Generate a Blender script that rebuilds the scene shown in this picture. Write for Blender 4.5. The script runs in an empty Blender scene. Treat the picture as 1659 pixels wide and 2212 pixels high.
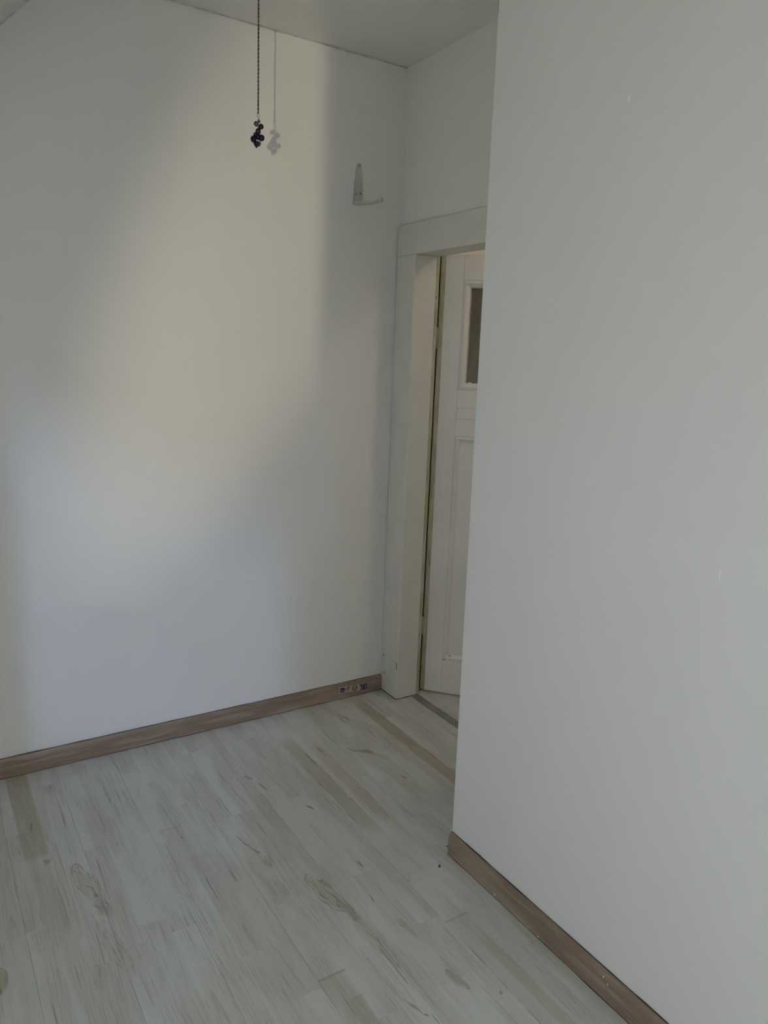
import bpy, bmesh, math, random
from mathutils import Vector, Matrix

random.seed(7)
S = bpy.context.scene
COL = S.collection

# ------------------------------------------------------------------ camera
cam_d = bpy.data.cameras.new('camera')
cam = bpy.data.objects.new('camera', cam_d)
COL.objects.link(cam)
RIGHT = Vector((0.84532146, -0.53294683, 0.03740732))
DOWN = Vector((-0.07635071, -0.18980689, -0.97884826))
FWD = Vector((0.52877424, 0.82458536, -0.20113871))
mw = Matrix.Identity(4)
for i in range(3):
    mw[i][0], mw[i][1], mw[i][2] = RIGHT[i], -DOWN[i], -FWD[i]
mw[0][3], mw[1][3], mw[2][3] = 0.0, 0.0, 1.56
cam.matrix_world = mw
cam_d.sensor_fit = 'HORIZONTAL'
cam_d.sensor_width = 36.0
cam_d.lens = 1618.67 / 1659.0 * 36.0
cam_d.clip_start = 0.02
S.camera = cam

# ------------------------------------------------------------------ light and exposure
S.view_settings.view_transform = 'Standard'
S.view_settings.look = 'None'
S.view_settings.gamma = 1.0
S.view_settings.use_curve_mapping = False
S.view_settings.exposure = 0.0
S.cycles.use_denoising = True
S.cycles.use_adaptive_sampling = True
S.cycles.adaptive_threshold = 0.10
S.cycles.adaptive_min_samples = 12
S.cycles.max_bounces = 8
S.cycles.diffuse_bounces = 5
S.cycles.sample_clamp_indirect = 4.0

world = bpy.data.worlds.new('overcast_sky')
S.world = world
world.use_nodes = True
wbg = world.node_tree.nodes['Background']
wbg.inputs['Color'].default_value = (0.87, 0.925, 1.0, 1)
wbg.inputs['Strength'].default_value = 3.65

def light(name, kind, loc, target, energy, color, **kw):
    d = bpy.data.lights.new(name, kind)
    o = bpy.data.objects.new(name, d)
    COL.objects.link(o)
    o.location = loc
    o.rotation_euler = (Vector(target) - Vector(loc)).to_track_quat('-Z', 'Y').to_euler()
    d.energy = energy
    d.color = color
    for k, v in kw.items():
        setattr(d, k, v)
    return o

# sun glint thrown into the room by the pane of an opened casement outside the dormer window
GLINT = (-2.44, -2.67, 1.14)
gl = light('sun_glint', 'SPOT', GLINT, (1.20, 2.83, 1.97), 320.0, (1.0, 0.86, 0.58),
           spot_size=math.radians(30), spot_blend=1.0, shadow_soft_size=0.02)
gl.rotation_euler = (gl.rotation_euler.to_matrix() @ Matrix.Rotation(math.radians(-23), 3, 'Z')).to_euler()
gl.scale = (0.30, 1.0, 1.0)      # the pane throws a tall narrow patch
# the gap of bright blue sky over the roofs at the far end of the street
light('sky_gap', 'AREA', (-5.81, -7.75, 4.2), (0.7, 2.83, 0.3), 250.0, (0.42, 0.58, 1.0), shape='ELLIPSE', size=0.40, size_y=1.5)
# portals that let the renderer find the sky through the two windows
def portal(loc, w, h, direction):
    d = bpy.data.lights.new('window_portal', 'AREA')
    d.shape = 'RECTANGLE'; d.size = w; d.size_y = h
    d.cycles.is_portal = True
    o = bpy.data.objects.new('window_portal', d)
    COL.objects.link(o)
    o.location = loc
    o.rotation_euler = Vector(direction).to_track_quat('-Z', 'Y').to_euler()
portal((-1.03, 0.039, 1.40), 1.46, 1.16, (1, 0, 0))
portal((0.475, -2.43, 1.46), 1.18, 1.12, (0, 1, 0))

# ------------------------------------------------------------------ room numbers (metres)
YA = 2.830      # long white wall
XB = 1.845      # wall with the door
XR = 1.384      # face of the projecting wall on the right
ZC = 2.729      # ceiling
XL = -0.90      # knee wall under the roof slope
YF = -2.30      # wall behind the camera
def slope_z(x):
    return 2.181 + 1.03 * x
XS = (ZC - 2.181) / 1.03   # where the slope meets the ceiling

# ------------------------------------------------------------------ node helper
class N:
    """a socket with arithmetic, for writing shader maths in one line"""
    def __init__(s, t, sock): s.t, s.k = t, sock
    def _m(s, op, *o, clamp=False):
        n = s.t.nodes.new('ShaderNodeMath'); n.operation = op; n.use_clamp = clamp
        for i, v in enumerate((s,) + o):
            if isinstance(v, N): s.t.links.new(v.k, n.inputs[i])
            else: n.inputs[i].default_value = v
        return N(s.t, n.outputs[0])
    def __add__(s, o): return s._m('ADD', o)
    __radd__ = __add__
    def __sub__(s, o): return s._m('SUBTRACT', o)
    def __mul__(s, o): return s._m('MULTIPLY', o)
    __rmul__ = __mul__
    def floor(s): return s._m('FLOOR')
    def frac(s): return s._m('FRACT')
    def abs(s): return s._m('ABSOLUTE')
    def sin(s): return s._m('SINE')
    def max(s, o): return s._m('MAXIMUM', o)
    def min(s, o): return s._m('MINIMUM', o)
    def clamp(s): return s._m('ADD', 0.0, clamp=True)
    def ramp(s, a, b, c=0.0, d=1.0):
        n = s.t.nodes.new('ShaderNodeMapRange'); n.interpolation_type = 'SMOOTHSTEP'
        s.t.links.new(s.k, n.inputs[0])
        n.inputs[1].default_value, n.inputs[2].default_value = a, b
        n.inputs[3].default_value, n.inputs[4].default_value = c, d
        return N(s.t, n.outputs[0])

def new_mat(name):
    m = bpy.data.materials.new(name); m.use_nodes = True
    t = m.node_tree
    b = t.nodes['Principled BSDF']
    return m, t, b
def pos_xyz(t, obj=False):
    if obj:
        g = t.nodes.new('ShaderNodeTexCoord'); out = g.outputs['Object']
    else:
        g = t.nodes.new('ShaderNodeNewGeometry'); out = g.outputs['Position']
    sp = t.nodes.new('ShaderNodeSeparateXYZ'); t.links.new(out, sp.inputs[0])
    return out, [N(t, sp.outputs[i]) for i in range(3)]
def comb(t, x, y, z=0.0):
    c = t.nodes.new('ShaderNodeCombineXYZ')
    for i, v in enumerate((x, y, z)):
        if isinstance(v, N): t.links.new(v.k, c.inputs[i])
        else: c.inputs[i].default_value = v
    return c.outputs[0]
def noise(t, vec, scale, detail=3.0, rough=0.55, dist=0.0):
    n = t.nodes.new('ShaderNodeTexNoise')
    t.links.new(vec, n.inputs['Vector'])
    n.inputs['Scale'].default_value = scale
    n.inputs['Detail'].default_value = detail
    n.inputs['Roughness'].default_value = rough
    n.inputs['Distortion'].default_value = dist
    return N(t, n.outputs['Fac'])
def white(t, vec):
    n = t.nodes.new('ShaderNodeTexWhiteNoise'); n.noise_dimensions = '3D'
    t.links.new(vec, n.inputs['Vector'])
    return N(t, n.outputs['Value'])
def mix(t, fac, a, b):
    n = t.nodes.new('ShaderNodeMix'); n.data_type = 'RGBA'
    if isinstance(fac, N): t.links.new(fac.k, n.inputs[0])
    else: n.inputs[0].default_value = fac
    for v, i in ((a, 6), (b, 7)):
        if isinstance(v, tuple): n.inputs[i].default_value = v + (1,)
        else: t.links.new(v, n.inputs[i])
    return n.outputs[2]
def bump(t, b, h, strength, dist=0.002):
    n = t.nodes.new('ShaderNodeBump')
    n.inputs['Strength'].default_value = strength
    n.inputs['Distance'].default_value = dist
    t.links.new(h.k, n.inputs['Height'])
    t.links.new(n.outputs[0], b.inputs['Normal'])

def plain(name, col, rough=0.5, metal=0.0, spec=0.5, var=0.08, scale=30.0):
    """one colour with a little procedural unevenness"""
    m, t, b = new_mat(name)
    p, _ = pos_xyz(t)
    n = noise(t, p, scale)
    dk = tuple(c * (1 - var) for c in col); lt = tuple(min(1, c * (1 + var)) for c in col)
    t.links.new(mix(t, n.ramp(0.3, 0.7), dk, lt), b.inputs['Base Color'])
    b.inputs['Roughness'].default_value = rough
    b.inputs['Metallic'].default_value = metal
    b.inputs['Specular IOR Level'].default_value = spec
    return m

def paint_wall(name, col, streak=0.0):
    m, t, b = new_mat(name)
    p, (x, y, z) = pos_xyz(t)
    big = noise(t, comb(t, x * 3, y * 3, z * 1.2), 1.0, 1)
    roll = noise(t, p, 30, 1)
    dk = tuple(c * (0.985 - streak) for c in col)
    t.links.new(mix(t, big.ramp(0.25, 0.75), dk, col), b.inputs['Base Color'])
    b.inputs['Roughness'].default_value = 0.75
    b.inputs['Specular IOR Level'].default_value = 0.25
    bump(t, b, roll, 0.12, 0.002)
    return m

# ------------------------------------------------------------------ materials
M_WALL = paint_wall('white_wall_paint', (0.84, 0.835, 0.805))
M_WALLR = paint_wall('white_wall_paint_rolled', (0.84, 0.835, 0.805), 0.012)
M_CEIL = paint_wall('white_ceiling_paint', (0.82, 0.82, 0.79))
M_GLOSS = plain('white_gloss_paint', (0.74, 0.73, 0.66), 0.38, var=0.03, scale=6)
M_DOOR = plain('white_door_paint', (0.80, 0.78, 0.72), 0.42, var=0.03, scale=5)
M_CRACK = plain('dirty_joint', (0.66, 0.655, 0.61), 0.9, var=0.2, scale=40)
M_METAL = plain('brushed_threshold_metal', (0.34, 0.35, 0.31), 0.45, 0.55, var=0.12, scale=20)
M_GREY = plain('grey_bracket_enamel', (0.52, 0.525, 0.50), 0.5, var=0.06)
M_SCREW = plain('dull_screw_metal', (0.16, 0.155, 0.14), 0.5, 0.6)
M_DARK = plain('dark_gap', (0.035, 0.03, 0.022), 0.8)
M_GAP = plain('hinge_gap_shade', (0.16, 0.135, 0.07), 0.7)  # deep shade of the hinge gap, put into the lining colour
M_STEEL = plain('steel_ring', (0.42, 0.42, 0.38), 0.3, 0.9)
M_FRAME = plain('window_frame_white', (0.78, 0.78, 0.76), 0.4)
M_EARTH = plain('pavement_sun_in_colour', (0.80, 0.745, 0.64), 0.9, var=0.08, scale=0.4)  # colour raised to stand in for sunlight bouncing off the street
M_HALL = paint_wall('beige_hall_paint', (0.66, 0.58, 0.50))
M_WHITE = plain('white_speck_and_glint', (0.92, 0.92, 0.90), 0.6)

def make_cord_mat():
    m, t, b = new_mat('twisted_grey_cord')
    p, (x, y, z) = pos_xyz(t)
    n = noise(t, comb(t, x * 300, y * 300, z * 45), 1.0, 2)
    t.links.new(mix(t, n.ramp(0.35, 0.65), (0.035, 0.033, 0.03), (0.17, 0.165, 0.15)), b.inputs['Base Color'])
    b.inputs['Roughness'].default_value = 0.6
    return m
M_CORD = make_cord_mat()
def bead_mat(name, col, rough=0.07):
    m = plain(name, col, rough, var=0.25, scale=90, spec=0.45)
    return m
M_NAVY = bead_mat('navy_glass_bead', (0.010, 0.006, 0.030))
M_VIOLET = bead_mat('violet_glass_bead', (0.050, 0.042, 0.105), 0.25)
M_PLUM = bead_mat('plum_glass_bead', (0.035, 0.004, 0.022))
M_SMOKE = bead_mat('smoky_glass_drop', (0.12, 0.12, 0.10), 0.3)
M_GOLD = plain('gold_wire', (0.35, 0.27, 0.10), 0.35, 0.8)

def make_oldpaint():
    m, t, b = new_mat('yellowed_old_paint')
    p, (x, y, z) = pos_xyz(t)
    n = noise(t, comb(t, x * 40, y * 40, z * 9), 1.0, 3)
    sp = noise(t, comb(t, x * 90, y * 90, z * 38), 1.0, 2)
    c = mix(t, n.ramp(0.35, 0.65), (0.40, 0.375, 0.23), (0.55, 0.52, 0.39))
    c = mix(t, sp.ramp(0.70, 0.74), c, (0.06, 0.05, 0.03))
    t.links.new(c, b.inputs['Base Color'])
    b.inputs['Roughness'].default_value = 0.5
    return m
M_OLD = make_oldpaint()

def make_amber():
    m, t, b = new_mat('amber_ribbed_glass')
    p, (x, y, z) = pos_xyz(t, True)
    n = noise(t, comb(t, x * 30, y, z * 9), 1.0, 3)
    f = noise(t, p, 140, 2)
    t.links.new(mix(t, n.ramp(0.3, 0.7), (0.125, 0.092, 0.034), (0.175, 0.132, 0.055)), b.inputs['Base Color'])
    b.inputs['Roughness'].default_value = 0.35
    b.inputs['Transmission Weight'].default_value = 0.15
    bump(t, b, f, 0.4, 0.002)
    return m
M_AMBER = make_amber()

def make_oak(name, along):
    """brown printed oak of the skirting boards; along = 0 for x, 1 for y"""
    m, t, b = new_mat(name)
    p, q = pos_xyz(t)
    a, z = q[along], q[2]
    g1 = noise(t, comb(t, a * 5.0, z * 60.0, 3.1), 1.0, 4, 0.6, 0.6)
    g2 = noise(t, comb(t, a * 14.0, z * 420.0, 9.2), 1.0, 3, 0.6)
    g3 = noise(t, comb(t, a * 2.2, z * 9.0, 1.7), 1.0, 2)
    c = mix(t, g3.ramp(0.35, 0.68), (0.250, 0.178, 0.128), (0.370, 0.285, 0.222))
    c = mix(t, g1.ramp(0.46, 0.70) * 0.55, c, (0.46, 0.385, 0.315))
    c = mix(t, g2.ramp(0.55, 0.75) * 0.5, c, (0.165, 0.112, 0.078))
    # paler scuffed patches where paint was wiped along the top edge
    w = noise(t, comb(t, a * 3.0, z * 22.0, 7.7), 1.0, 2).ramp(0.60, 0.72) * 0.30
    c = mix(t, w, c, (0.52, 0.46, 0.40))
    t.links.new(c, b.inputs['Base Color'])
    b.inputs['Roughness'].default_value = 0.45
    bump(t, b, g2, 0.15, 0.001)
    return m
M_OAKX = make_oak('brown_oak_print_x', 0)
M_OAKY = make_oak('brown_oak_print_y', 1)

PW = 0.2035          # plank width; three printed strips to a plank
PX0 = 0.776
L_BROWN = (0.410, 0.375, 0.270)
L_RUST = (0.400, 0.325, 0.215)
L_GREY = (0.430, 0.415, 0.350)
L_DARK = (0.215, 0.190, 0.135)
# printed strips darker than their neighbours: x0, x1, y0, y1, strength, colour, soft end
L_STRIPS = (
    (0.203, 0.272, 2.29, 2.84, 0.85, L_BROWN, 0.02), (0.215, 0.268, 1.95, 2.29, 0.45, L_GREY, 0.10),
    (1.634, 1.690, 1.95, 2.76, 0.90, L_RUST, 0.10), (1.580, 1.634, 2.00, 2.45, 0.25, L_BROWN, 0.15),
    (1.196, 1.252, 1.90, 2.56, 0.62, L_BROWN, 0.08), (1.275, 1.325, 1.95, 2.48, 0.50, L_RUST, 0.14),
    (0.778, 0.850, 1.00, 1.436, 0.30, L_BROWN, 0.006), (0.812, 0.850, 1.00, 1.345, 0.45, L_BROWN, 0.006),
    (1.185, 1.258, 0.90, 1.440, 0.30, L_GREY, 0.006), (1.224, 1.258, 0.85, 1.340, 0.55, L_BROWN, 0.02),
    (0.602, 0.672, 1.95, 2.235, 0.34, L_GREY, 0.05), (0.402, 0.468, 2.20, 2.56, 0.34, L_GREY, 0.04),
    (1.110, 1.165, 2.24, 2.55, 0.36, L_GREY, 0.03), (0.935, 0.985, 1.97, 2.28, 0.52, L_GREY, 0.06),
    (0.940, 0.985, 2.30, 2.80, 0.26, L_GREY, 0.10), (1.340, 1.369, 0.60, 1.40, 0.35, L_BROWN, 0.10),
    (0.125, 0.165, 1.60, 2.40, 0.22, L_GREY, 0.15), (0.985, 1.030, 1.10, 1.42, 0.28, L_GREY, 0.06))
# cross joints and hard strip edges that read as dark hairlines
L_LINES = (
    (0.776, 0.854, 1.432, 1.438, 0.45), (0.776, 0.854, 1.341, 1.347, 0.40),
    (1.183, 1.262, 1.436, 1.442, 0.45), (1.183, 1.262, 1.338, 1.344, 0.40),
    (0.602, 0.676, 2.232, 2.238, 0.35), (0.598, 0.601, 1.75, 2.235, 0.40),
    (1.193, 1.197, 1.92, 2.60, 0.60), (1.249, 1.254, 2.05, 2.42, 0.75),
    (0.968, 0.972, 1.15, 1.45, 0.60), (1.181, 1.185, 1.05, 1.36, 0.45),
    (1.688, 1.692, 2.15, 2.70, 0.45), (0.774, 0.778, 1.00, 1.43, 0.35), (1.632, 1.636, 2.05, 2.60, 0.35))
# cathedral figures: centre, radii, shear, tone, ring darkness, ring count
L_FIGURES = (
    (0.348, 2.080, 0.030, 0.135, -0.17, 0.42, 0.62, 19), (0.366, 1.965, 0.022, 0.050, -0.15, 0.50, 0.45, 15),
    (0.360, 1.810, 0.026, 0.130, -0.14, 0.22, 0.40, 17), (0.305, 1.720, 0.018, 0.045, -0.10, 0.28, 0.40, 12),
    (0.948, 1.695, 0.031, 0.130, -0.16, 0.48, 0.68, 19), (0.968, 1.605, 0.021, 0.055, -0.15, 0.55, 0.45, 15),
    (0.975, 1.490, 0.024, 0.100, -0.10, 0.24, 0.40, 17), (1.086, 1.262, 0.014, 0.045, -0.20, 0.62, 0.55, 9),
    (1.076, 1.474, 0.012, 0.040, -0.20, 0.36, 0.40, 9), (0.095, 1.830, 0.015, 0.035, 0.0, 0.75, 0.70, 8),
    (0.846, 1.915, 0.014, 0.032, 0.0, 0.50, 0.50, 9), (0.838, 1.800, 0.014, 0.045, 0.0, 0.25, 0.35, 9),
    (1.534, 2.650, 0.014, 0.035, -0.3, 0.55, 0.60, 9), (0.139, 2.020, 0.010, 0.025, 0.0, 0.35, 0.40, 9))
# small dark marks and swirls: centre, radii, shear, strength
L_MARKS = (
    (0.822, 2.045, 0.006, 0.030, -0.45, 0.60), (0.838, 1.995, 0.007, 0.022, -0.45, 0.60),
    (1.430, 2.392, 0.012, 0.030, -0.9, 0.60), (1.468, 2.352, 0.020, 0.030, -0.8, 0.55),
    (1.492, 2.310, 0.016, 0.050, -0.5, 0.25), (1.496, 2.125, 0.006, 0.028, -0.25, 0.85),
    (1.096, 2.121, 0.006, 0.030, -0.25, 0.80), (1.098, 1.774, 0.006, 0.012, 0.0, 0.75),
    (0.980, 2.400, 0.008, 0.030, -0.2, 0.60), (1.004, 2.326, 0.008, 0.025, -0.2, 0.65),
    (1.050, 1.640, 0.005, 0.012, 0.0, 0.60), (1.245, 2.400, 0.005, 0.050, 0.0, 0.55),
    (1.310, 2.460, 0.006, 0.040, 0.0, 0.60), (1.190, 1.640, 0.003, 0.008, 0.0, 0.8),
    (0.500, 2.480, 0.004, 0.010, 0.0, 0.6), (0.470, 2.245, 0.005, 0.008, 0.4, 0.7),
    (0.655, 2.165, 0.005, 0.008, 0.4, 0.7), (0.243, 2.455, 0.004, 0.03, 0.0, 0.6),
    (0.262, 2.245, 0.012, 0.014, 0.0, 0.5), (1.160, 1.170, 0.005, 0.010, 0.3, 0.7),
    (0.945, 1.250, 0.004, 0.05, -0.25, 0.6), (0.960, 1.212, 0.005, 0.007, 0.0, 0.7))
LAM_CACHE = {}
def laminate(bx0, bx1, by0, by1):
    """whitewashed laminate with the printed marks that fall on the plank bx0..bx1, by0..by1"""
    def hit(x0, x1, y0, y1, pad=0.02):
        return x1 + pad > bx0 and x0 - pad < bx1 and y1 + pad > by0 and y0 - pad < by1
    st = [q for q in L_STRIPS if hit(*q[:4])]
    ln = [q for q in L_LINES if hit(*q[:4], pad=0.005)]
    fg = [q for q in L_FIGURES if hit(q[0] - q[2] - 0.02, q[0] + q[2] + 0.02, q[1] - q[3], q[1] + q[3])]
    mk = [q for q in L_MARKS if hit(q[0] - q[2] - 0.02, q[0] + q[2] + 0.02, q[1] - q[3], q[1] + q[3])]
    key = (tuple(st), tuple(ln), tuple(fg), tuple(mk))
    if key in LAM_CACHE: return LAM_CACHE[key]
    m, t, b = new_mat('whitewashed_laminate')
    LAM_CACHE[key] = m
    p, (x, y, z) = pos_xyz(t)
    sw = PW / 3.0
    strip = ((x - PX0) * (1 / sw)).floor()
    r1 = white(t, comb(t, strip, 0.5, 0.2))
    seg = ((y + r1 * 1.7) * (1 / 0.47)).floor()
    r2 = white(t, comb(t, strip, seg, 1.3))
    wob = noise(t, comb(t, x * 6, y * 3.0, r2 * 5), 1.0, 1)
    gx = x + wob * 0.012
    fine = noise(t, comb(t, gx * 330, y * 7.0, r2 * 9), 1.0, 2, 0.6)
    patch = noise(t, comb(t, gx * 16, y * 2.6, r2 * 7), 1.0, 3)
    crack = noise(t, comb(t, gx * 150, y * 5.0, r2 * 4 + 3.0), 1.0, 1, 0.5)
    base_l, base_d = (0.630, 0.640, 0.610), (0.545, 0.543, 0.500)
    cloud = noise(t, comb(t, x * 4.5, y * 1.8, 2.0), 1.0, 2)
    c = mix(t, (patch * 0.60 + cloud * 0.40 + r2 * 0.07).ramp(0.40, 0.70), base_l, base_d)
    c = mix(t, fine.ramp(0.48, 0.70) * patch.ramp(0.33, 0.60) * 0.58, c, (0.36, 0.345, 0.29))
    c = mix(t, crack.ramp(0.64, 0.74) * patch.ramp(0.45, 0.62) * 0.60, c, L_DARK)
    gr = fine.ramp(0.30, 0.65, 0.55, 1.0)
    if fg or mk:
        wx = noise(t, comb(t, x * 38, y * 11, 4.0), 1.0, 1) - 0.5
        wy = noise(t, comb(t, x * 30, y * 9, 8.0), 1.0, 1) - 0.5
        xx = x + wx * 0.018
        yy = y + wy * 0.10
    def bx(x0, x1, y0, y1, sx_, sy_):
        fx = ((x - (x0 + x1) / 2).abs()).ramp((x1 - x0) / 2 - sx_, (x1 - x0) / 2 + sx_, 1, 0)
        fy = ((y - (y0 + y1) / 2).abs()).ramp((y1 - y0) / 2 - sy_, (y1 - y0) / 2 + sy_, 1, 0)
        return fx * fy
    def ell(cx, cy, rx, ry, shear=0.0):
        dy = (yy - cy)
        u = ((xx - cx) - dy * shear) * (1 / rx); v = dy * (1 / ry)
        return (u * u + v * v)._m('SQRT')
    for x0, x1, y0, y1, s, col, sy in st:
        c = mix(t, bx(x0, x1, y0, y1, 0.0035, sy) * gr * s, c, col)
    if ln:
        wid = noise(t, comb(t, x * 3, y * 14, 5.5), 1.0, 1).ramp(0.40, 0.60)
    for x0, x1, y0, y1, s in ln:
        c = mix(t, bx(x0, x1, y0, y1, 0.0018, 0.004) * wid * s, c, L_DARK)
    if fg:
        brk = noise(t, comb(t, x * 60, y * 16, 6.0), 1.0, 1).ramp(0.40, 0.58)
    for cx, cy, rx, ry, sh, s, k, rings in fg:
        dy = (yy - cy)
        u = ((xx - cx) - dy * sh) * (1 / rx); v = dy * (1 / ry)
        d = (u * u + v * v)._m('SQRT')
        msk = d.ramp(0.30, 1.15, 1, 0)
        # long wavy arcs of the printed grain, bending over at the ends of the figure
        arc = (u * (rings * 0.55) + v * v * 2.2 + wy * 14.0).sin().ramp(0.55, 0.98)
        rim = (d - 0.86).abs().ramp(0.0, 0.10, 1, 0)
        c = mix(t, msk * gr * min(0.95, s * 1.45), c, L_BROWN)
        c = mix(t, (msk * arc * brk).max(rim * brk * 0.7) * min(0.95, k * 1.25), c, L_DARK)
    for cx, cy, rx, ry, sh, s in mk:
        c = mix(t, ell(cx, cy, rx, ry, sh).ramp(0.4, 1.1, 1, 0) * s, c, L_DARK)
    t.links.new(c, b.inputs['Base Color'])
    b.inputs['Roughness'].default_value = 0.42
    b.inputs['Specular IOR Level'].default_value = 0.4
    return m

# ------------------------------------------------------------------ mesh helpers
def tag(o, label=None, cat=None, kind=None, group=None):
    if label: o['label'] = label
    if cat: o['category'] = cat
    if kind: o['kind'] = kind
    if group: o['group'] = group
    return o
def link(name, bm, mat, parent=None, smooth=False):
    me = bpy.data.meshes.new(name)
    bmesh.ops.recalc_face_normals(bm, faces=bm.faces)
    bm.to_mesh(me); bm.free()
    if smooth:
        for f in me.polygons: f.use_smooth = True
    me.materials.append(mat)
    o = bpy.data.objects.new(name, me)
    COL.objects.link(o)
    if parent: o.parent = parent
    return o
def add_box(bm, x0, x1, y0, y1, z0, z1, bev=0.0, seg=2):
    vs = [bm.verts.new((x, y, z)) for x in (x0, x1) for y in (y0, y1) for z in (z0, z1)]
    F = [(0, 1, 3, 2), (4, 6, 7, 5), (0, 4, 5, 1), (2, 3, 7, 6), (0, 2, 6, 4), (1, 5, 7, 3)]
    fs = [bm.faces.new([vs[i] for i in f]) for f in F]
    if bev:
        es = list({e for f in fs for e in f.edges})
        bmesh.ops.bevel(bm, geom=es, offset=bev, segments=seg, affect='EDGES', profile=0.5)
def box(name, mat, parent, *a, bev=0.0):
    bm = bmesh.new(); add_box(bm, *a, bev=bev)
    return link(name, bm, mat, parent)
def add_prism(bm, pts, axis, a, b):
    """extrude a polygon (2-D pts) from a to b along axis: 0 x (pts = y,z), 1 y (pts = x,z), 2 z (pts = x,y)"""
    def P(u, v, w):
        return {0: (w, u, v), 1: (u, w, v), 2: (u, v, w)}[axis]
    A = [bm.verts.new(P(u, v, a)) for u, v in pts]
    B = [bm.verts.new(P(u, v, b)) for u, v in pts]
    n = len(pts)
    bm.faces.new(A); bm.faces.new(B[::-1])
    for i in range(n):
        bm.faces.new((A[i], B[i], B[(i + 1) % n], A[(i + 1) % n]))
def prism(name, mat, parent, pts, axis, a, b):
    bm = bmesh.new(); add_prism(bm, pts, axis, a, b)
    return link(name, bm, mat, parent)
def add_tube(bm, pts, r, n=8, cap=True):
    pts = [Vector(p) for p in pts]
    rings = []
    for i, p in enumerate(pts):
        d = (pts[min(i + 1, len(pts) - 1)] - pts[max(i - 1, 0)]).normalized()
        ref = Vector((0, 0, 1)) if abs(d.z) < 0.9 else Vector((1, 0, 0))
        u = d.cross(ref).normalized(); v = d.cross(u)
        rr = r[i] if isinstance(r, (list, tuple)) else r
        rings.append([bm.verts.new(p + (u * math.cos(k * 2 * math.pi / n) + v * math.sin(k * 2 * math.pi / n)) * rr) for k in range(n)])
    for a, b in zip(rings, rings[1:]):
        for k in range(n):
            bm.faces.new((a[k], a[(k + 1) % n], b[(k + 1) % n], b[k]))
    if cap:
        bm.faces.new(rings[0]); bm.faces.new(rings[-1][::-1])
def tube(name, mat, parent, pts, r, n=8):
    bm = bmesh.new(); add_tube(bm, pts, r, n)
    return link(name, bm, mat, parent, True)
def empty(name, loc=(0, 0, 0), rz=0.0):
    o = bpy.data.objects.new(name, None)
    o.empty_display_size = 0.05
    COL.objects.link(o); o.location = loc; o.rotation_euler = (0, 0, rz)
    return o

# ------------------------------------------------------------------ setting: floor
XH, YH0, YH1 = 3.40, 1.00, 3.40     # hall behind the door
floor = box('floor', M_EARTH, None, XL - 0.2, XH + 0.1, YF - 0.15, YH1 + 0.1, -0.20, -0.008)
tag(floor, 'whitewashed wood laminate floor with brown strips and knots', 'floor', 'structure')
PL = 1.29
G = 0.0002
plank_mesh = {}
def plank(x0, x1, y0, y1):
    key = (round(x1 - x0, 4), round(y1 - y0, 4))
    if key not in plank_mesh:
        w, l = key
        bm = bmesh.new()
        e = 0.00035
        # eased upper edges leave a fine recessed joint
        vs = []
        for z, i in ((-0.008, 0.0), (-e, 0.0), (0.0, e)):
            vs.append([bm.verts.new(q) for q in ((G + i, G + i, z), (w - G - i, G + i, z), (w - G - i, l - G - i, z), (G + i, l - G - i, z))])
        for a, b in zip(vs, vs[1:]):
            for k in range(4):
                bm.faces.new((a[k], a[(k + 1) % 4], b[(k + 1) % 4], b[k]))
        bm.faces.new(vs[-1]); bm.faces.new(vs[0][::-1])
        o = link('plank', bm, M_OAKX, floor)
        plank_mesh[key] = o.data
    else:
        o = bpy.data.objects.new('plank', plank_mesh[key])
        COL.objects.link(o); o.parent = floor
    o.location = (x0, y0, 0.0)
    o.material_slots[0].link = 'OBJECT'
    o.material_slots[0].material = laminate(x0, x1, y0, y1)
kmin = math.floor((XL - PX0) / PW)
kmax = math.ceil((XH - PX0) / PW)
for k in range(kmin, kmax):
    x0 = PX0 + k * PW; x1 = x0 + PW
    hall = x0 > XB + 0.02
    ylo, yhi = (YH0, YH1) if hall else (YF, YA)
    y = 1.436 + (0.0 if k % 2 == 0 else 0.52) + (0.21 if k % 3 == 1 else 0.0) - 5 * PL
    while y < yhi:
        a, b = max(y, ylo), min(y + PL, yhi)
        if b - a > 0.01:
            plank(max(x0, XL), min(x1, XH), a, b)
        y += PL

# ------------------------------------------------------------------ setting: walls and ceiling
def wavy_wall_back():
    # long wall, very slightly uneven plaster
    bm = bmesh.new()
    nx, nz = 48, 36
    x0, x1 = XL - 0.2, XB + 0.02
    grid = []
    for j in range(nz + 1):
        row = []
        for i in range(nx + 1):
            x = x0 + (x1 - x0) * i / nx; z = (ZC + 0.05) * j / nz
            d = 0.0016 * math.sin(3.1 * x + 1.3 * z) + 0.0012 * math.sin(5.3 * z - 2.2 * x + 1)
            row.append(bm.verts.new((x, YA + d, z)))
        grid.append(row)
    for j in range(nz):
        for i in range(nx):
            bm.faces.new((grid[j][i], grid[j][i + 1], grid[j + 1][i + 1], grid[j + 1][i]))
    B = [bm.verts.new(q) for q in ((x0, YA + 0.2, 0), (x1, YA + 0.2, 0), (x1, YA + 0.2, ZC + 0.05), (x0, YA + 0.2, ZC + 0.05))]
    bm.faces.new(B)
    bm.faces.new([r for r in grid[0]] + [B[1], B[0]])
    bm.faces.new([r for r in grid[-1]][::-1] + [B[3], B[2]])
    bm.faces.new([g[0] for g in grid][::-1] + [B[0], B[3]])
    bm.faces.new([g[-1] for g in grid] + [B[2], B[1]])
    return link('wall_back', bm, M_WALL, None, False)
wall_back = tag(wavy_wall_back(), 'long white painted wall behind the hanging bead cord', 'wall', 'structure')

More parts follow.
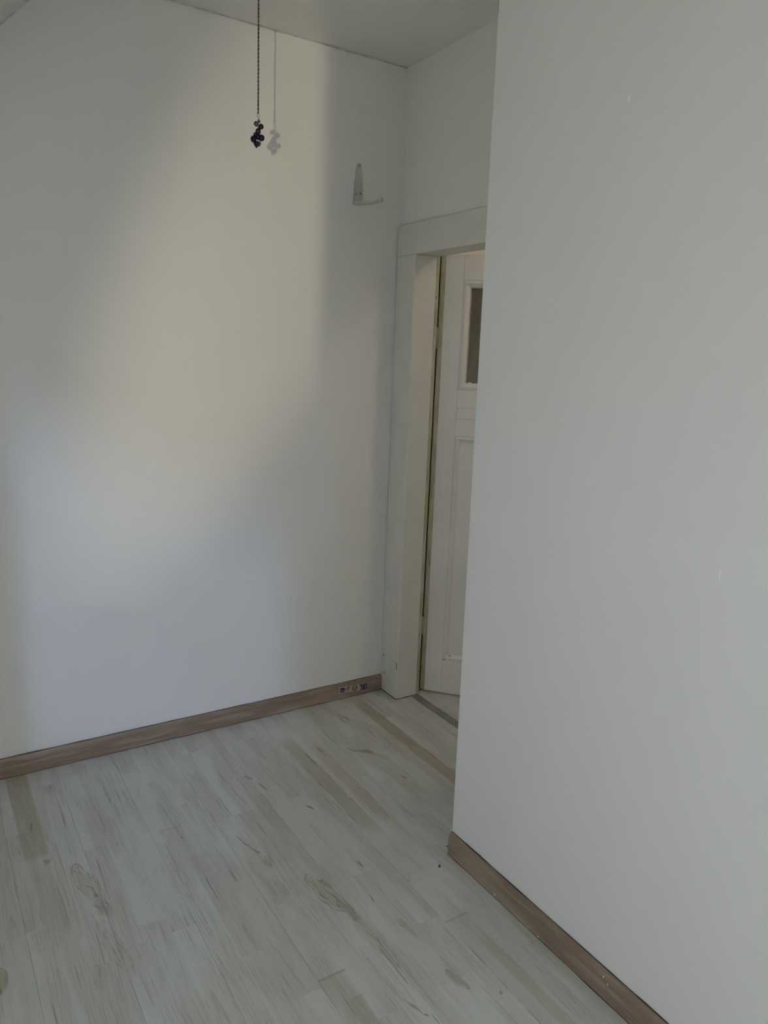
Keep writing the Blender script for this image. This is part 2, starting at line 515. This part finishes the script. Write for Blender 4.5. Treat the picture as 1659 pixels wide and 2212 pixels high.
# projecting wall on the right: its end leans by a couple of centimetres
bm = bmesh.new()
Z1 = ZC + 0.05
A = [bm.verts.new(q) for q in ((XR, YF - 0.1, 0), (XB + 0.14, YF - 0.1, 0), (XB + 0.14, 1.680, 0), (XR, 1.680, 0))]
B = [bm.verts.new(q) for q in ((XR, YF - 0.1, Z1), (XB + 0.14, YF - 0.1, Z1), (XB + 0.14, 1.704, Z1), (XR, 1.704, Z1))]
bm.faces.new(A[::-1]); bm.faces.new(B)
for i in range(4): bm.faces.new((A[i], A[(i + 1) % 4], B[(i + 1) % 4], B[i]))
ed = [e for e in bm.edges if {e.verts[0], e.verts[1]} == {A[3], B[3]}]
bmesh.ops.bevel(bm, geom=ed, offset=0.004, segments=3, affect='EDGES', profile=0.5)
wall_right = tag(link('wall_right', bm, M_WALLR), 'bright white projecting wall filling the right side', 'wall', 'structure')
for y, z, a, b in ((1.234, 2.135, 0.0032, 0.006), (1.551, 2.146, 0.002, 0.0025), (1.479, 1.852, 0.0012, 0.008),
                   (1.310, 1.795, 0.002, 0.004), (1.292, 0.892, 0.0025, 0.0025), (0.875, 1.152, 0.001, 0.012), (1.62, 1.79, 0.0008, 0.02)):
    bm = bmesh.new()
    bmesh.ops.create_uvsphere(bm, u_segments=8, v_segments=6, radius=1.0)
    for v in bm.verts: v.co = Vector((XR + v.co.x * 0.0008, y + v.co.y * a, z + v.co.z * b))
    link('plaster_speck', bm, M_WHITE, wall_right, True)

# wall with the doorway
DY0, DY1, DZ = 1.870, 2.690, 1.987          # clear opening
bm = bmesh.new()
add_box(bm, XB, XB + 0.14, DY1 + 0.05, YA + 0.03, 0, Z1)
add_box(bm, XB, XB + 0.14, 1.60, DY0 - 0.05, 0, Z1)
add_box(bm, XB, XB + 0.14, DY0 - 0.05, DY1 + 0.05, DZ + 0.05, Z1)
tag(link('wall_alcove', bm, M_WALL), 'white wall above and around the doorway', 'wall', 'structure')

# ceiling, roof slope with dormer, knee wall, wall behind the camera
CY0, CY1 = -1.64, 2.00       # dormer cheeks
DC = 2.45                    # dormer ceiling
XD = (DC - 2.181) / 1.03     # where the dormer ceiling meets the slope
bm = bmesh.new()
add_prism(bm, [(XS, ZC), (XH + 0.1, ZC), (XH + 0.1, ZC + 0.2), (XS - 0.1, ZC + 0.2)], 1, YF - 0.15, YH1 + 0.1)
ceiling = tag(link('ceiling', bm, M_CEIL), 'flat white painted ceiling', 'ceiling', 'structure')
bm = bmesh.new()
XO = XL - 0.12
sl = [(XS, ZC), (XO, slope_z(XO)), (XO - 0.15, slope_z(XO)), (XS - 0.14, ZC + 0.10)]
add_prism(bm, sl, 1, CY1, YA + 0.1)
add_prism(bm, sl, 1, YF - 0.1, CY0)
up = [(XS, ZC), (XD, DC), (XD - 0.16, DC + 0.02), (XS - 0.14, ZC + 0.10)]
add_prism(bm, up, 1, CY0, CY1)
add_box(bm, XO - 0.1, XD, CY0, CY1, DC, DC + 0.1)                       # dormer ceiling
for y0, y1 in ((CY0 - 0.08, CY0 + 0.004), (CY1 - 0.004, CY1 + 0.08)):                   # dormer cheeks
    add_prism(bm, [(XO - 0.1, slope_z(XO) - 0.02), (XD + 0.02, DC + 0.05), (XO - 0.1, DC + 0.05)], 1, y0, y1)
tag(link('wall_slope', bm, M_CEIL), 'white sloping attic ceiling at the upper left corner', 'wall', 'structure')

WY0, WY1, WZ0, WZ1 = -0.672, 0.75, 0.84, 1.96     # window opening
bm = bmesh.new()
zk = slope_z(XL)
add_box(bm, XO, XL, YF - 0.1, CY0, 0, zk)
add_box(bm, XO, XL, CY1, YA + 0.1, 0, zk)
add_box(bm, XO, XL, CY0, WY0, 0, DC + 0.05)
add_box(bm, XO, XL, WY1, CY1, 0, DC + 0.05)
add_box(bm, XO, XL, WY0, WY1, 0, WZ0)
add_box(bm, XO, XL, WY0, WY1, WZ1, DC + 0.05)
tag(link('wall_left', bm, M_WALL), 'white knee wall with the dormer window', 'wall', 'structure')
bm = bmesh.new()
VX0, VX1, VZ0, VZ1 = -0.10, 1.05, 0.92, 2.00
add_box(bm, XL - 0.3, VX0, YF - 0.12, YF, 0, Z1)
add_box(bm, VX1, XR + 0.1, YF - 0.12, YF, 0, Z1)
add_box(bm, VX0, VX1, YF - 0.12, YF, 0, VZ0)
add_box(bm, VX0, VX1, YF - 0.12, YF, VZ1, Z1)
tag(link('wall_front', bm, M_WALL), 'white wall behind the viewpoint', 'wall', 'structure')

win = empty('window_1', (XO + 0.03, 0, 0))
tag(win, 'wide white framed dormer window', 'window', 'structure')
t_ = 0.03
box('window_frame', M_FRAME, win, 0, 0.05, WY0, WY1, WZ0, WZ0 + t_)
box('window_frame', M_FRAME, win, 0, 0.05, WY0, WY1, WZ1 - t_, WZ1)
box('window_frame', M_FRAME, win, 0, 0.05, WY0, WY0 + 0.012, WZ0 + t_, WZ1 - t_)
box('window_frame', M_FRAME, win, 0, 0.05, WY1 - t_, WY1, WZ0 + t_, WZ1 - t_)

win = empty('window_2', (0, YF - 0.09, 0))
tag(win, 'white framed window in the gable wall behind the viewpoint', 'window', 'structure')
for a_ in ((VX0, VX1, 0, 0.05, VZ0, VZ0 + 0.04), (VX0, VX1, 0, 0.05, VZ1 - 0.04, VZ1),
           (VX0, VX0 + 0.04, 0, 0.05, VZ0 + 0.04, VZ1 - 0.04), (VX1 - 0.04, VX1, 0, 0.05, VZ0 + 0.04, VZ1 - 0.04)):
    box('window_frame', M_FRAME, win, *a_)

# hall beyond the door
bm = bmesh.new()
add_box(bm, XH, XH + 0.1, YH0 - 0.1, YH1 + 0.1, 0, Z1)
add_box(bm, XB + 0.14, XH, YH1, YH1 + 0.1, 0, Z1)
add_box(bm, XB + 0.14, XH, YH0 - 0.1, YH0, 0, Z1)
tag(link('wall_hall', bm, M_HALL), 'beige hall wall glimpsed over the open door', 'wall', 'structure')

# added unseen lamp to brighten the door recess: enamelled base and glass globe
lamp = empty('added_hall_lamp', (2.55, 1.55, ZC))
tag(lamp, 'added round glass lamp, unseen in the hall, brightening the doorway', 'lamp')
bm = bmesh.new(); add_tube(bm, [(0, 0, 0), (0, 0, -0.03), (0, 0, -0.045)], [0.07, 0.07, 0.05], 24)
link('base', bm, M_FRAME, lamp, True)
m_, t2_, b2_ = new_mat('added_lamp_glass')
b2_.inputs['Base Color'].default_value = (0.9, 0.86, 0.75, 1)
b2_.inputs['Emission Color'].default_value = (1.0, 0.84, 0.62, 1)
b2_.inputs['Emission Strength'].default_value = 6.0
bm = bmesh.new(); bmesh.ops.create_uvsphere(bm, u_segments=24, v_segments=14, radius=0.10)
m_.cycles.emission_sampling = 'NONE'
g_ = link('glass_globe', bm, m_, lamp, True); g_.location = (0, 0, -0.13)
ld = bpy.data.lights.new('hall_fill_light', 'POINT')
ld.energy = 4.5; ld.color = (1.0, 0.93, 0.82); ld.shadow_soft_size = 0.12  # fill for the door recess, added with the unseen lamp
lo = bpy.data.objects.new('hall_fill_light', ld); COL.objects.link(lo); lo.location = (2.55, 1.55, ZC - 0.30)

# the unseen street far below; its pale colour stands in for sunlight
bm = bmesh.new()
add_box(bm, -60, 60, -60, 60, -7.2, -7.0)
tag(link('ground', bm, M_EARTH), 'unseen street ground with sunlight put into its pale colour', 'ground', 'structure')

# hairline joints
def crack(parent, pts, r=0.0016, amp=0.0015, step=0.05, name='joint_crack'):
    out = []
    for a, b in zip(pts, pts[1:]):
        a, b = Vector(a), Vector(b); n = max(2, int((b - a).length / step))
        for i in range(n):
            q = a.lerp(b, i / n)
            out.append(q + Vector((random.uniform(-amp, amp), 0, random.uniform(-amp, amp))))
    out.append(Vector(pts[-1]))
    rr = [r * random.uniform(0.3, 1.3) for _ in out]
    bm = bmesh.new(); add_tube(bm, out, rr, 5)
    return link(name, bm, M_CRACK, parent, True)
crack(wall_back, [(XS, YA - 0.001, ZC - 0.002), (XB, YA - 0.001, ZC - 0.002)], 0.0026, 0.0022, 0.06)
crack(wall_back, [(XS, YA - 0.001, ZC - 0.003), (-0.3, YA - 0.001, slope_z(-0.3) - 0.003)], 0.0026)

# ------------------------------------------------------------------ skirting boards
def skirting(name, face, depth, h, axis, a, b, mat, sign):
    # sign: direction from wall into the room
    pr = [(face, 0.0015), (face, h * 0.72), (face - sign * depth * 0.12, h * 0.84), (face - sign * depth * 0.45, h), (face - sign * depth, h), (face - sign * depth, 0.0015)]
    return prism(name, mat, None, pr, axis, a, b)
bbk = skirting('baseboard_back', YA - 0.0135, 0.0125, 0.0755, 0, XL, XB - 0.016, M_OAKX, -1)
tag(bbk, 'brown wood grain baseboard along the long white wall', 'baseboard', 'structure')
bbr = skirting('baseboard_right', XR - 0.0145, 0.0142, 0.0765, 1, YF, 1.678, M_OAKY, -1)
tag(bbr, 'brown wood grain baseboard below the projecting right wall', 'baseboard', 'structure')
# dark lines where boards meet wall and floor
crack(bbr, [(XR - 0.0146, YF, 0.0008), (XR - 0.0146, 1.678, 0.0008)], 0.0013, 0.0002, name='floor_gap').data.materials[0] = M_DARK
crack(bbr, [(XR - 0.0020, YF, 0.0768), (XR - 0.0020, 1.676, 0.0768)], 0.0016, 0.0003, name='wall_gap').data.materials[0] = M_DARK
crack(bbk, [(XL, YA - 0.0137, 0.0008), (XB - 0.016, YA - 0.0137, 0.0008)], 0.0012, 0.0002, name='floor_gap').data.materials[0] = M_DARK
crack(bbk, [(XL, YA - 0.0030, 0.0757), (XB - 0.016, YA - 0.0030, 0.0757)], 0.0013, 0.0003, name='wall_gap').data.materials[0] = M_DARK
# worn end of the right board: filler and a nail
bm = bmesh.new()
add_prism(bm, [(XR - 0.0145, 1.678), (XR - 0.0005, 1.678), (XR - 0.0005, 1.684), (XR - 0.0135, 1.690)], 2, 0.0015, 0.022)
link('worn_end', bm, M_OLD, bbr)
bm = bmesh.new(); bmesh.ops.create_uvsphere(bm, u_segments=8, v_segments=6, radius=0.0022)
o = link('nail_head', bm, M_DARK, bbr, True); o.location = (XR - 0.0145, 1.682, 0.024)
for y, z in ((1.447, 0.010), (1.262, 0.006), (1.02, 0.052), (1.035, 0.062)):
    bm = bmesh.new(); bmesh.ops.create_uvsphere(bm, u_segments=8, v_segments=6, radius=1)
    for v in bm.verts: v.co = Vector((v.co.x * 0.0006, v.co.y * 0.0018, v.co.z * 0.0030))
    o = link('paint_fleck', bm, M_WHITE, bbr, True); o.location = (XR - 0.0146, y, z)

# ------------------------------------------------------------------ door frame, threshold and door
XC = 1.831
trim = empty('trim_1', (XC, DY1, 0))
tag(trim, 'white painted wooden frame around the doorway', 'door frame', 'structure')
def tp(name, mat, x0, x1, y0, y1, z0, z1, bev=0.003):
    bm = bmesh.new(); add_box(bm, x0 - XC, x1 - XC, y0 - DY1, y1 - DY1, z0, z1, bev=bev)
    return link(name, bm, mat, trim)
tp('jamb', M_GLOSS, XC, 1.944, DY1, YA - 0.002, 0, DZ, 0.004)
tp('jamb', M_GLOSS, XC, 1.953, DY0 - 0.12, DY0, 0, DZ, 0.004)
tp('head', M_GLOSS, XC, 1.953, DY0 - 0.12, YA - 0.002, DZ, 2.112, 0.004)
tp('rebate_strip', M_OLD, 1.9435, 1.960, DY1 + 0.0005, DY1 + 0.03, 0, DZ, 0.001)
tp('rebate_lining', M_GAP, 1.953, 2.02, DY1 + 0.055, DY1 + 0.10, 0, 2.01, 0.0)
tp('head_rebate', M_GLOSS, 1.953, 1.985, DY0 - 0.05, DY1 + 0.10, 2.012, 2.08, 0.0)
for dy, dz, ln in ((0.004, 0.165, 0.030), (0.105, 0.095, 0.006), (0.118, 0.180, 0.010)):
    o = tube('paint_chip', M_DARK, trim, [(-0.0006, dy, dz - ln / 2), (-0.0006, dy + 0.002, dz + ln / 2)], 0.0015, 6)
crack(trim, [(-0.0005, DY1 - DY1 - 0.001, 1.990), (0.025, 0.0, 1.988), (0.060, 0.0, 1.987), (0.11, 0.0, 1.987)], 0.0016, 0.0006, 0.02)
crack(trim, [(0.002, YA - DY1 - 0.02, 2.113), (0.002, 0.02, 2.113), (0.002, -0.60, 2.113)], 0.0012, 0.0010, 0.06)
crack(trim, [(0.002, YA - DY1 - 0.004, 0.08), (0.002, YA - DY1 - 0.006, 1.0), (0.002, YA - DY1 - 0.004, 2.10)], 0.0010, 0.0010, 0.08)
crack(trim, [(0.000, YA - DY1 - 0.01, 0.001), (-0.001, 0.0, 0.001), (0.12, -0.001, 0.001)], 0.0020, 0.0004, 0.03, name='floor_gap').data.materials[0] = M_DARK

thr = tag(box('trim_2', M_METAL, None, 1.914, 1.950, DY0, DY1 - 0.001, 0.0005, 0.0045, bev=0.0018),
          'narrow grey metal threshold strip across the doorway floor', 'threshold', 'structure')
box('strip_edge', M_DARK, thr, 1.950, 1.954, DY0, DY1 - 0.001, 0.0003, 0.0016)
for y in (2.365, 2.62, 2.05):
    bm = bmesh.new(); bmesh.ops.create_uvsphere(bm, u_segments=8, v_segments=6, radius=0.0028)
    o = link('screw', bm, M_SCREW, thr, True); o.location = (1.932, y, 0.0042)

ANG = math.atan2(-0.75, 0.662)
door = empty('door_1', (1.993, 2.708, 0.0), ANG)
tag(door, 'white panelled door with a brown glass pane standing ajar', 'door', 'structure')
TH = 0.040; DW = 0.80; Z0, ZT = 0.010, 2.003
def dp(name, mat, u0, u1, z0, z1, y0=0.0, y1=TH, bev=0.0015):
    bm = bmesh.new(); add_box(bm, u0, u1, y0, y1, z0, z1, bev=bev)
    return link(name, bm, mat, door)
UI = 0.122                                  # inner edge of the stile with its moulding
dp('stile', M_DOOR, 0.0085, 0.090, Z0, ZT)
dp('stile', M_DOOR, DW - 0.090, DW, Z0, ZT)
dp('hinge_strip', M_OLD, -0.0125, 0.0083, Z0 + 0.004, ZT - 0.004, -0.0008, TH - 0.004, 0.001)
dp('rail', M_DOOR, 0.090, DW - 0.090, Z0, 0.176)
dp('rail', M_DOOR, 0.090, DW - 0.090, 1.232, 1.436)
dp('rail', M_DOOR, 0.090, DW - 0.090, 1.898, ZT)
def moulding(u0, u1, z0, z1, w, d0, d1):
    """sloping picture-frame moulding, outer edge at depth d0, inner edge at d1"""
    o = [(u0, z0), (u1, z0), (u1, z1), (u0, z1)]
    i = [(u0 + w, z0 + w), (u1 - w, z0 + w), (u1 - w, z1 - w), (u0 + w, z1 - w)]
    h = [(u0 + w * 0.45, z0 + w * 0.45), (u1 - w * 0.45, z0 + w * 0.45), (u1 - w * 0.45, z1 - w * 0.45), (u0 + w * 0.45, z1 - w * 0.45)]
    bm = bmesh.new()
    L = []
    for pts, d in ((o, TH - 0.002), (o, d0), (h, d0 - 0.003), (i, d1), (i, TH - 0.002)):
        L.append([bm.verts.new((u, d, z)) for u, z in pts])
    for a, b in zip(L, L[1:] + L[:1]):
        for k in range(4):
            bm.faces.new((a[k], a[(k + 1) % 4], b[(k + 1) % 4], b[k]))
    return link('panel_moulding', bm, M_DOOR, door)
moulding(0.0905, DW - 0.0905, 0.1765, 1.2315, 0.026, 0.0, 0.008)
dp('panel', M_DOOR, 0.112, DW - 0.112, 0.198, 1.210, 0.0075, 0.030, 0.0)
moulding(0.0905, DW - 0.0905, 1.4365, 1.8975, 0.030, 0.0, 0.010)
dp('glass_pane', M_AMBER, 0.118, DW - 0.118, 1.464, 1.870, 0.016, 0.021, 0.0)
dp('glazing_bead', M_OLD, 0.1205, 0.1255, 1.466, 1.868, 0.009, 0.016, 0.0005)
dp('glazing_bead', M_OLD, 0.1205, DW - 0.1205, 1.866, 1.872, 0.009, 0.016, 0.0005)
dp('glazing_bead', M_OLD, 0.1205, DW - 0.1205, 1.460, 1.466, 0.009, 0.016, 0.0005)
dp('painted_glint', M_WHITE, 0.132, 0.147, 1.466, 1.4695, 0.010, 0.016, 0.001)  # white sliver painted as a glint at the foot of the glass
dp('rail_moulding', M_DOOR, 0.094, DW - 0.094, 1.308, 1.359, -0.004, 0.001, 0.0025)
for u, z, du in ((0.094, 0.176, 0.012), (0.122, 0.199, 0.007)):
    bm = bmesh.new(); add_tube(bm, [(u - du * 0.3, 0.0, z), (u + du, 0.001, z - 0.002)], [0.0022, 0.0008], 6)
    link('paint_chip', bm, M_DARK, door, True)
for zc in (1.655, 0.335):
    bm = bmesh.new(); add_tube(bm, [(-0.0150, -0.003, zc - 0.045), (-0.0150, -0.003, zc + 0.045)], 0.0055, 10)
    h = link('hinge', bm, M_OLD, door, True)
    bm = bmesh.new(); add_tube(bm, [(-0.0150, -0.003, zc + 0.045), (-0.0150, -0.003, zc + 0.058)], [0.006, 0.003], 10)
    link('hinge_pin', bm, M_DARK, h, True)
# lever handle on the free edge (hidden from here by the wall)
bm = bmesh.new()
add_box(bm, DW - 0.075, DW - 0.035, -0.006, 0.0, 1.00, 1.20, bev=0.002)
hp = link('handle_plate', bm, M_STEEL, door)
tube('handle', M_STEEL, hp, [(DW - 0.055, -0.002, 1.12), (DW - 0.055, -0.045, 1.12), (DW - 0.065, -0.052, 1.12), (DW - 0.17, -0.052, 1.118)], 0.008, 10)

# ------------------------------------------------------------------ hanging bead cord
CX, CYB = 1.081, 2.567
cord = empty('bead_cord', (CX, CYB, ZC))
tag(cord, 'thin grey twisted cord with dark purple glass beads hanging from the ceiling', 'cord')
def cl(x, y, z): return (x - CX, y - CYB, z - ZC)
bm = bmesh.new()
zt, zb = ZC - 0.012, 2.352
for ph in (0.0, math.pi):
    pts = []
    n = 220
    for i in range(n + 1):
        f = i / n; z = zt + (zb - zt) * f; a = ph + f * 2 * math.pi * 15
        r = 0.00165
        pts.append((r * math.cos(a), r * math.sin(a), z - ZC))
    add_tube(bm, pts, 0.0016, 6)
link('twisted_cord', bm, M_CORD, cord, True)
bm = bmesh.new(); add_tube(bm, [(0.008 * math.sin(a) , 0, -0.008 + 0.008 * math.cos(a)) for a in [k * math.pi / 8 for k in range(3, 15)]] , 0.0015, 6)
add_tube(bm, [(0, 0, 0.0), (0, 0, -0.004)], 0.006, 10)
link('ceiling_hook', bm, M_STEEL, cord, True)
bm = bmesh.new()
add_tube(bm, [(0.0045 * math.sin(k * math.pi / 8), 0.0, 2.3455 - ZC + 0.0055 * math.cos(k * math.pi / 8)) for k in range(17)], 0.0010, 6, cap=False)
link('ring', bm, M_STEEL, cord, True)
tube('wire', M_GOLD, cord, [cl(1.0822, CYB, 2.341), cl(1.0826, CYB, 2.331), cl(1.080, CYB, 2.312), cl(1.082, CYB + 0.002, 2.290), cl(1.085, CYB - 0.004, 2.268), cl(1.083, CYB, 2.248)], 0.0009, 6)
def bead(name, mat, x, z, r, dy=0.0, sx=1.0, sz=1.0, tip=0.0, faces=False):
    bm = bmesh.new()
    bmesh.ops.create_uvsphere(bm, u_segments=10 if faces else 20, v_segments=7 if faces else 14, radius=r)
    for v in bm.verts:
        f = v.co.z / r
        k = 1.0 - (max(0.0, f) ** 1.5 * 0.75 if tip > 0 else (max(0.0, -f) ** 1.5 * 0.75 if tip < 0 else 0))
        v.co = Vector((v.co.x * sx * k, v.co.y * sx * k, v.co.z * sz + (abs(tip) * r * max(0, f) if tip > 0 else -abs(tip) * r * max(0, -f) if tip < 0 else 0)))
    o = link(name, bm, mat, cord, not faces)
    o.location = cl(x, CYB + dy, z)
    return o
bead('glass_drop', M_SMOKE, 1.0832, 2.3275, 0.0058, 0, 0.95, 1.0, 0.5)
bead('bead', M_VIOLET, 1.0748, 2.3190, 0.0082, 0.002)
bead('bead', M_PLUM, 1.0898, 2.3118, 0.0092, -0.004)
bead('bead', M_NAVY, 1.0818, 2.2965, 0.0098, 0.002, 0.95, 1.05)
bead('bead', M_NAVY, 1.0735, 2.2855, 0.0080, 0.004)
bead('bead', M_NAVY, 1.0835, 2.2800, 0.0100, 0.006)
bead('bead', M_NAVY, 1.0912, 2.2765, 0.0108, -0.005)
bead('faceted_bead', M_NAVY, 1.0640, 2.2690, 0.0108, 0.000, 0.95, 1.08, 0, True)
bead('bead', M_NAVY, 1.0735, 2.2545, 0.0100, -0.004, 1.0, 1.0, -0.35)
bead('glass_drop', M_SMOKE, 1.0872, 2.2600, 0.0072, 0.004, 0.85, 1.15, -0.4)
bead('gold_spacer', M_GOLD, 1.0785, 2.3072, 0.0022, -0.004)

# ------------------------------------------------------------------ shelf bracket on the long wall
br = empty('shelf_bracket', (1.628, YA, 2.177))
tag(br, 'grey enamelled metal shelf bracket screwed to the long white wall', 'bracket')
k = YA / 2.813
bm = bmesh.new()
pl = [(-0.022, -0.004), (-0.018, -0.008), (0.019, -0.006), (0.0225, 0.0), (0.020, 0.060), (0.0105, 0.142), (0.006, 0.152), (-0.003, 0.152), (-0.0075, 0.145), (-0.018, 0.060)]
add_prism(bm, pl, 1, -0.0050, -0.0008)
plate = link('wall_plate', bm, M_GREY, br)
bm = bmesh.new()
# arm: a shallow pressed channel that leaves the wall and droops a little, with an upturned lip
arm = [(-0.004, -0.002, 0.021), (-0.060, -0.010, 0.018), (-0.120, -0.016, 0.013), (-0.175, -0.018, 0.009), (-0.190, -0.019, 0.008)]
prev = None
for y, z, w in arm:
    ring = [bm.verts.new(q) for q in ((-w, y, z + 0.006), (-w + 0.002, y, z - 0.003), (w - 0.002, y, z - 0.003), (w, y, z + 0.006), (w * 0.5, y, z + 0.008), (-w * 0.5, y, z + 0.008))]
    if prev:
        for i in range(6): bm.faces.new((prev[i], prev[(i + 1) % 6], ring[(i + 1) % 6], ring[i]))
    else: bm.faces.new(ring)
    prev = ring
bm.faces.new(prev[::-1])
arm_o = link('arm', bm, M_GREY, br)
bm = bmesh.new(); add_tube(bm, [(0.0, -0.182, -0.019), (0.0, -0.186, -0.005)], [0.008, 0.0065], 12)
link('end_lip', bm, M_GREY, arm_o, True)
for x, z, r in ((-0.010, 0.032, 0.0035), (0.011, 0.038, 0.0035), (0.002, 0.143, 0.0038)):
    bm = bmesh.new(); add_tube(bm, [(x, -0.0045, z), (x, -0.0068, z)], [r, r * 0.7], 10)
    link('screw', bm, M_SCREW, plate, True)

# ------------------------------------------------------------------ sticker strip on the skirting board
M_PAPER = plain('pale_sticker_film', (0.46, 0.41, 0.35), 0.5, var=0.10, scale=60)
M_BLUE = plain('sticker_blue_ink', (0.05, 0.046, 0.15), 0.5, var=0.2, scale=200)
M_BLUEL = plain('sticker_light_blue_ink', (0.17, 0.17, 0.31), 0.5, var=0.2, scale=200)
M_INK = plain('sticker_black_ink', (0.03, 0.022, 0.015), 0.5)
M_RUSTI = plain('sticker_brown_ink', (0.10, 0.05, 0.025), 0.5)
YS = YA - 0.0135
stk = empty('sticker_strip', (1.598, YS, 0.026))
tag(stk, 'worn pale sticker strip with blue square and black symbols on the baseboard', 'sticker')
film = prism('film', M_PAPER, stk, [(0.0, 0.002), (0.118, -0.004), (0.120, 0.024), (0.060, 0.030), (-0.002, 0.034)], 1, -0.0007, -0.0002)
bsq = prism('blue_square', M_BLUE, stk, [(0.006, 0.006), (0.027, 0.005), (0.026, 0.027), (0.005, 0.028)], 1, -0.0011, -0.0007)
prism('light_square', M_BLUEL, bsq, [(0.010, 0.010), (0.022, 0.010), (0.022, 0.017), (0.010, 0.018)], 1, -0.0013, -0.0011)
def stroke(name, mat, pts, r):
    bm = bmesh.new()
    P = [Vector((x, z)) for x, z in pts]
    L, R_ = [], []
    for i, p in enumerate(P):
        d = (P[min(i + 1, len(P) - 1)] - P[max(i - 1, 0)]).normalized(); n_ = Vector((-d.y, d.x))
        rr = r[i] if isinstance(r, list) else r
        L.append(p + n_ * rr); R_.append(p - n_ * rr)
    A = [bm.verts.new((p.x, -0.0011, p.y)) for p in L]; Bv = [bm.verts.new((p.x, -0.0011, p.y)) for p in R_]
    C_ = [bm.verts.new((p.x, -0.0007, p.y)) for p in L]; D_ = [bm.verts.new((p.x, -0.0007, p.y)) for p in R_]
    for i in range(len(P) - 1):
        bm.faces.new((A[i], A[i + 1], Bv[i + 1], Bv[i])); bm.faces.new((C_[i], D_[i], D_[i + 1], C_[i + 1]))
        bm.faces.new((A[i], C_[i], C_[i + 1], A[i + 1])); bm.faces.new((Bv[i], Bv[i + 1], D_[i + 1], D_[i]))
    return link(name, bm, mat, film)
stroke('crescent_symbol', M_RUSTI, [(0.055, 0.027), (0.047, 0.025), (0.0435, 0.019), (0.0455, 0.012), (0.049, 0.007)], [0.0012, 0.0030, 0.0024, 0.0016, 0.0012])
stroke('round_arrow_symbol', M_INK, [(0.082 + 0.0115 * math.cos(a), 0.0155 + 0.0115 * math.sin(a)) for a in [math.radians(130 + i * 20) for i in range(15)]], [0.0012] + [0.0020] * 12 + [0.0018, 0.0010])
stroke('arrow_stem', M_INK, [(0.082, 0.030), (0.082, 0.020), (0.081, 0.012)], [0.0010, 0.0018, 0.0022])
stroke('dark_curl', M_INK, [(0.109, 0.020), (0.114, 0.021), (0.119, 0.017), (0.118, 0.007), (0.112, 0.000), (0.124, -0.003)], [0.001, 0.0045, 0.0030, 0.0016, 0.0014, 0.002])
bbl = prism('blue_block', M_BLUE, stk, [(0.126, -0.004), (0.148, -0.004), (0.149, 0.021), (0.126, 0.021)], 1, -0.0011, -0.0002)
prism('light_bar', M_BLUEL, bbl, [(0.136, -0.001), (0.143, -0.001), (0.143, 0.019), (0.136, 0.019)], 1, -0.0013, -0.0011)
prism('black_dash', M_INK, film, [(0.031, 0.010), (0.034, 0.010), (0.034, 0.022), (0.031, 0.022)], 1, -0.0011, -0.0007)

# ------------------------------------------------------------------ crumb of blue plastic on the floor
bm = bmesh.new()
add_tube(bm, [(-0.0050, -0.003, 0.0026), (-0.0025, -0.0052, 0.0030), (0.0015, -0.0045, 0.0024), (0.0035, 0.000, 0.0026), (0.0022, 0.0045, 0.0020)], [0.0013, 0.0022, 0.0015, 0.0020, 0.0012], 7)
o = link('plastic_crumb', bm, bead_mat('dark_blue_plastic', (0.02, 0.015, 0.07), 0.4), None, True)
o.location = (1.309, 1.642, -0.0008)
tag(o, 'tiny curled dark blue plastic crumb on the floor near the baseboard end', 'crumb')
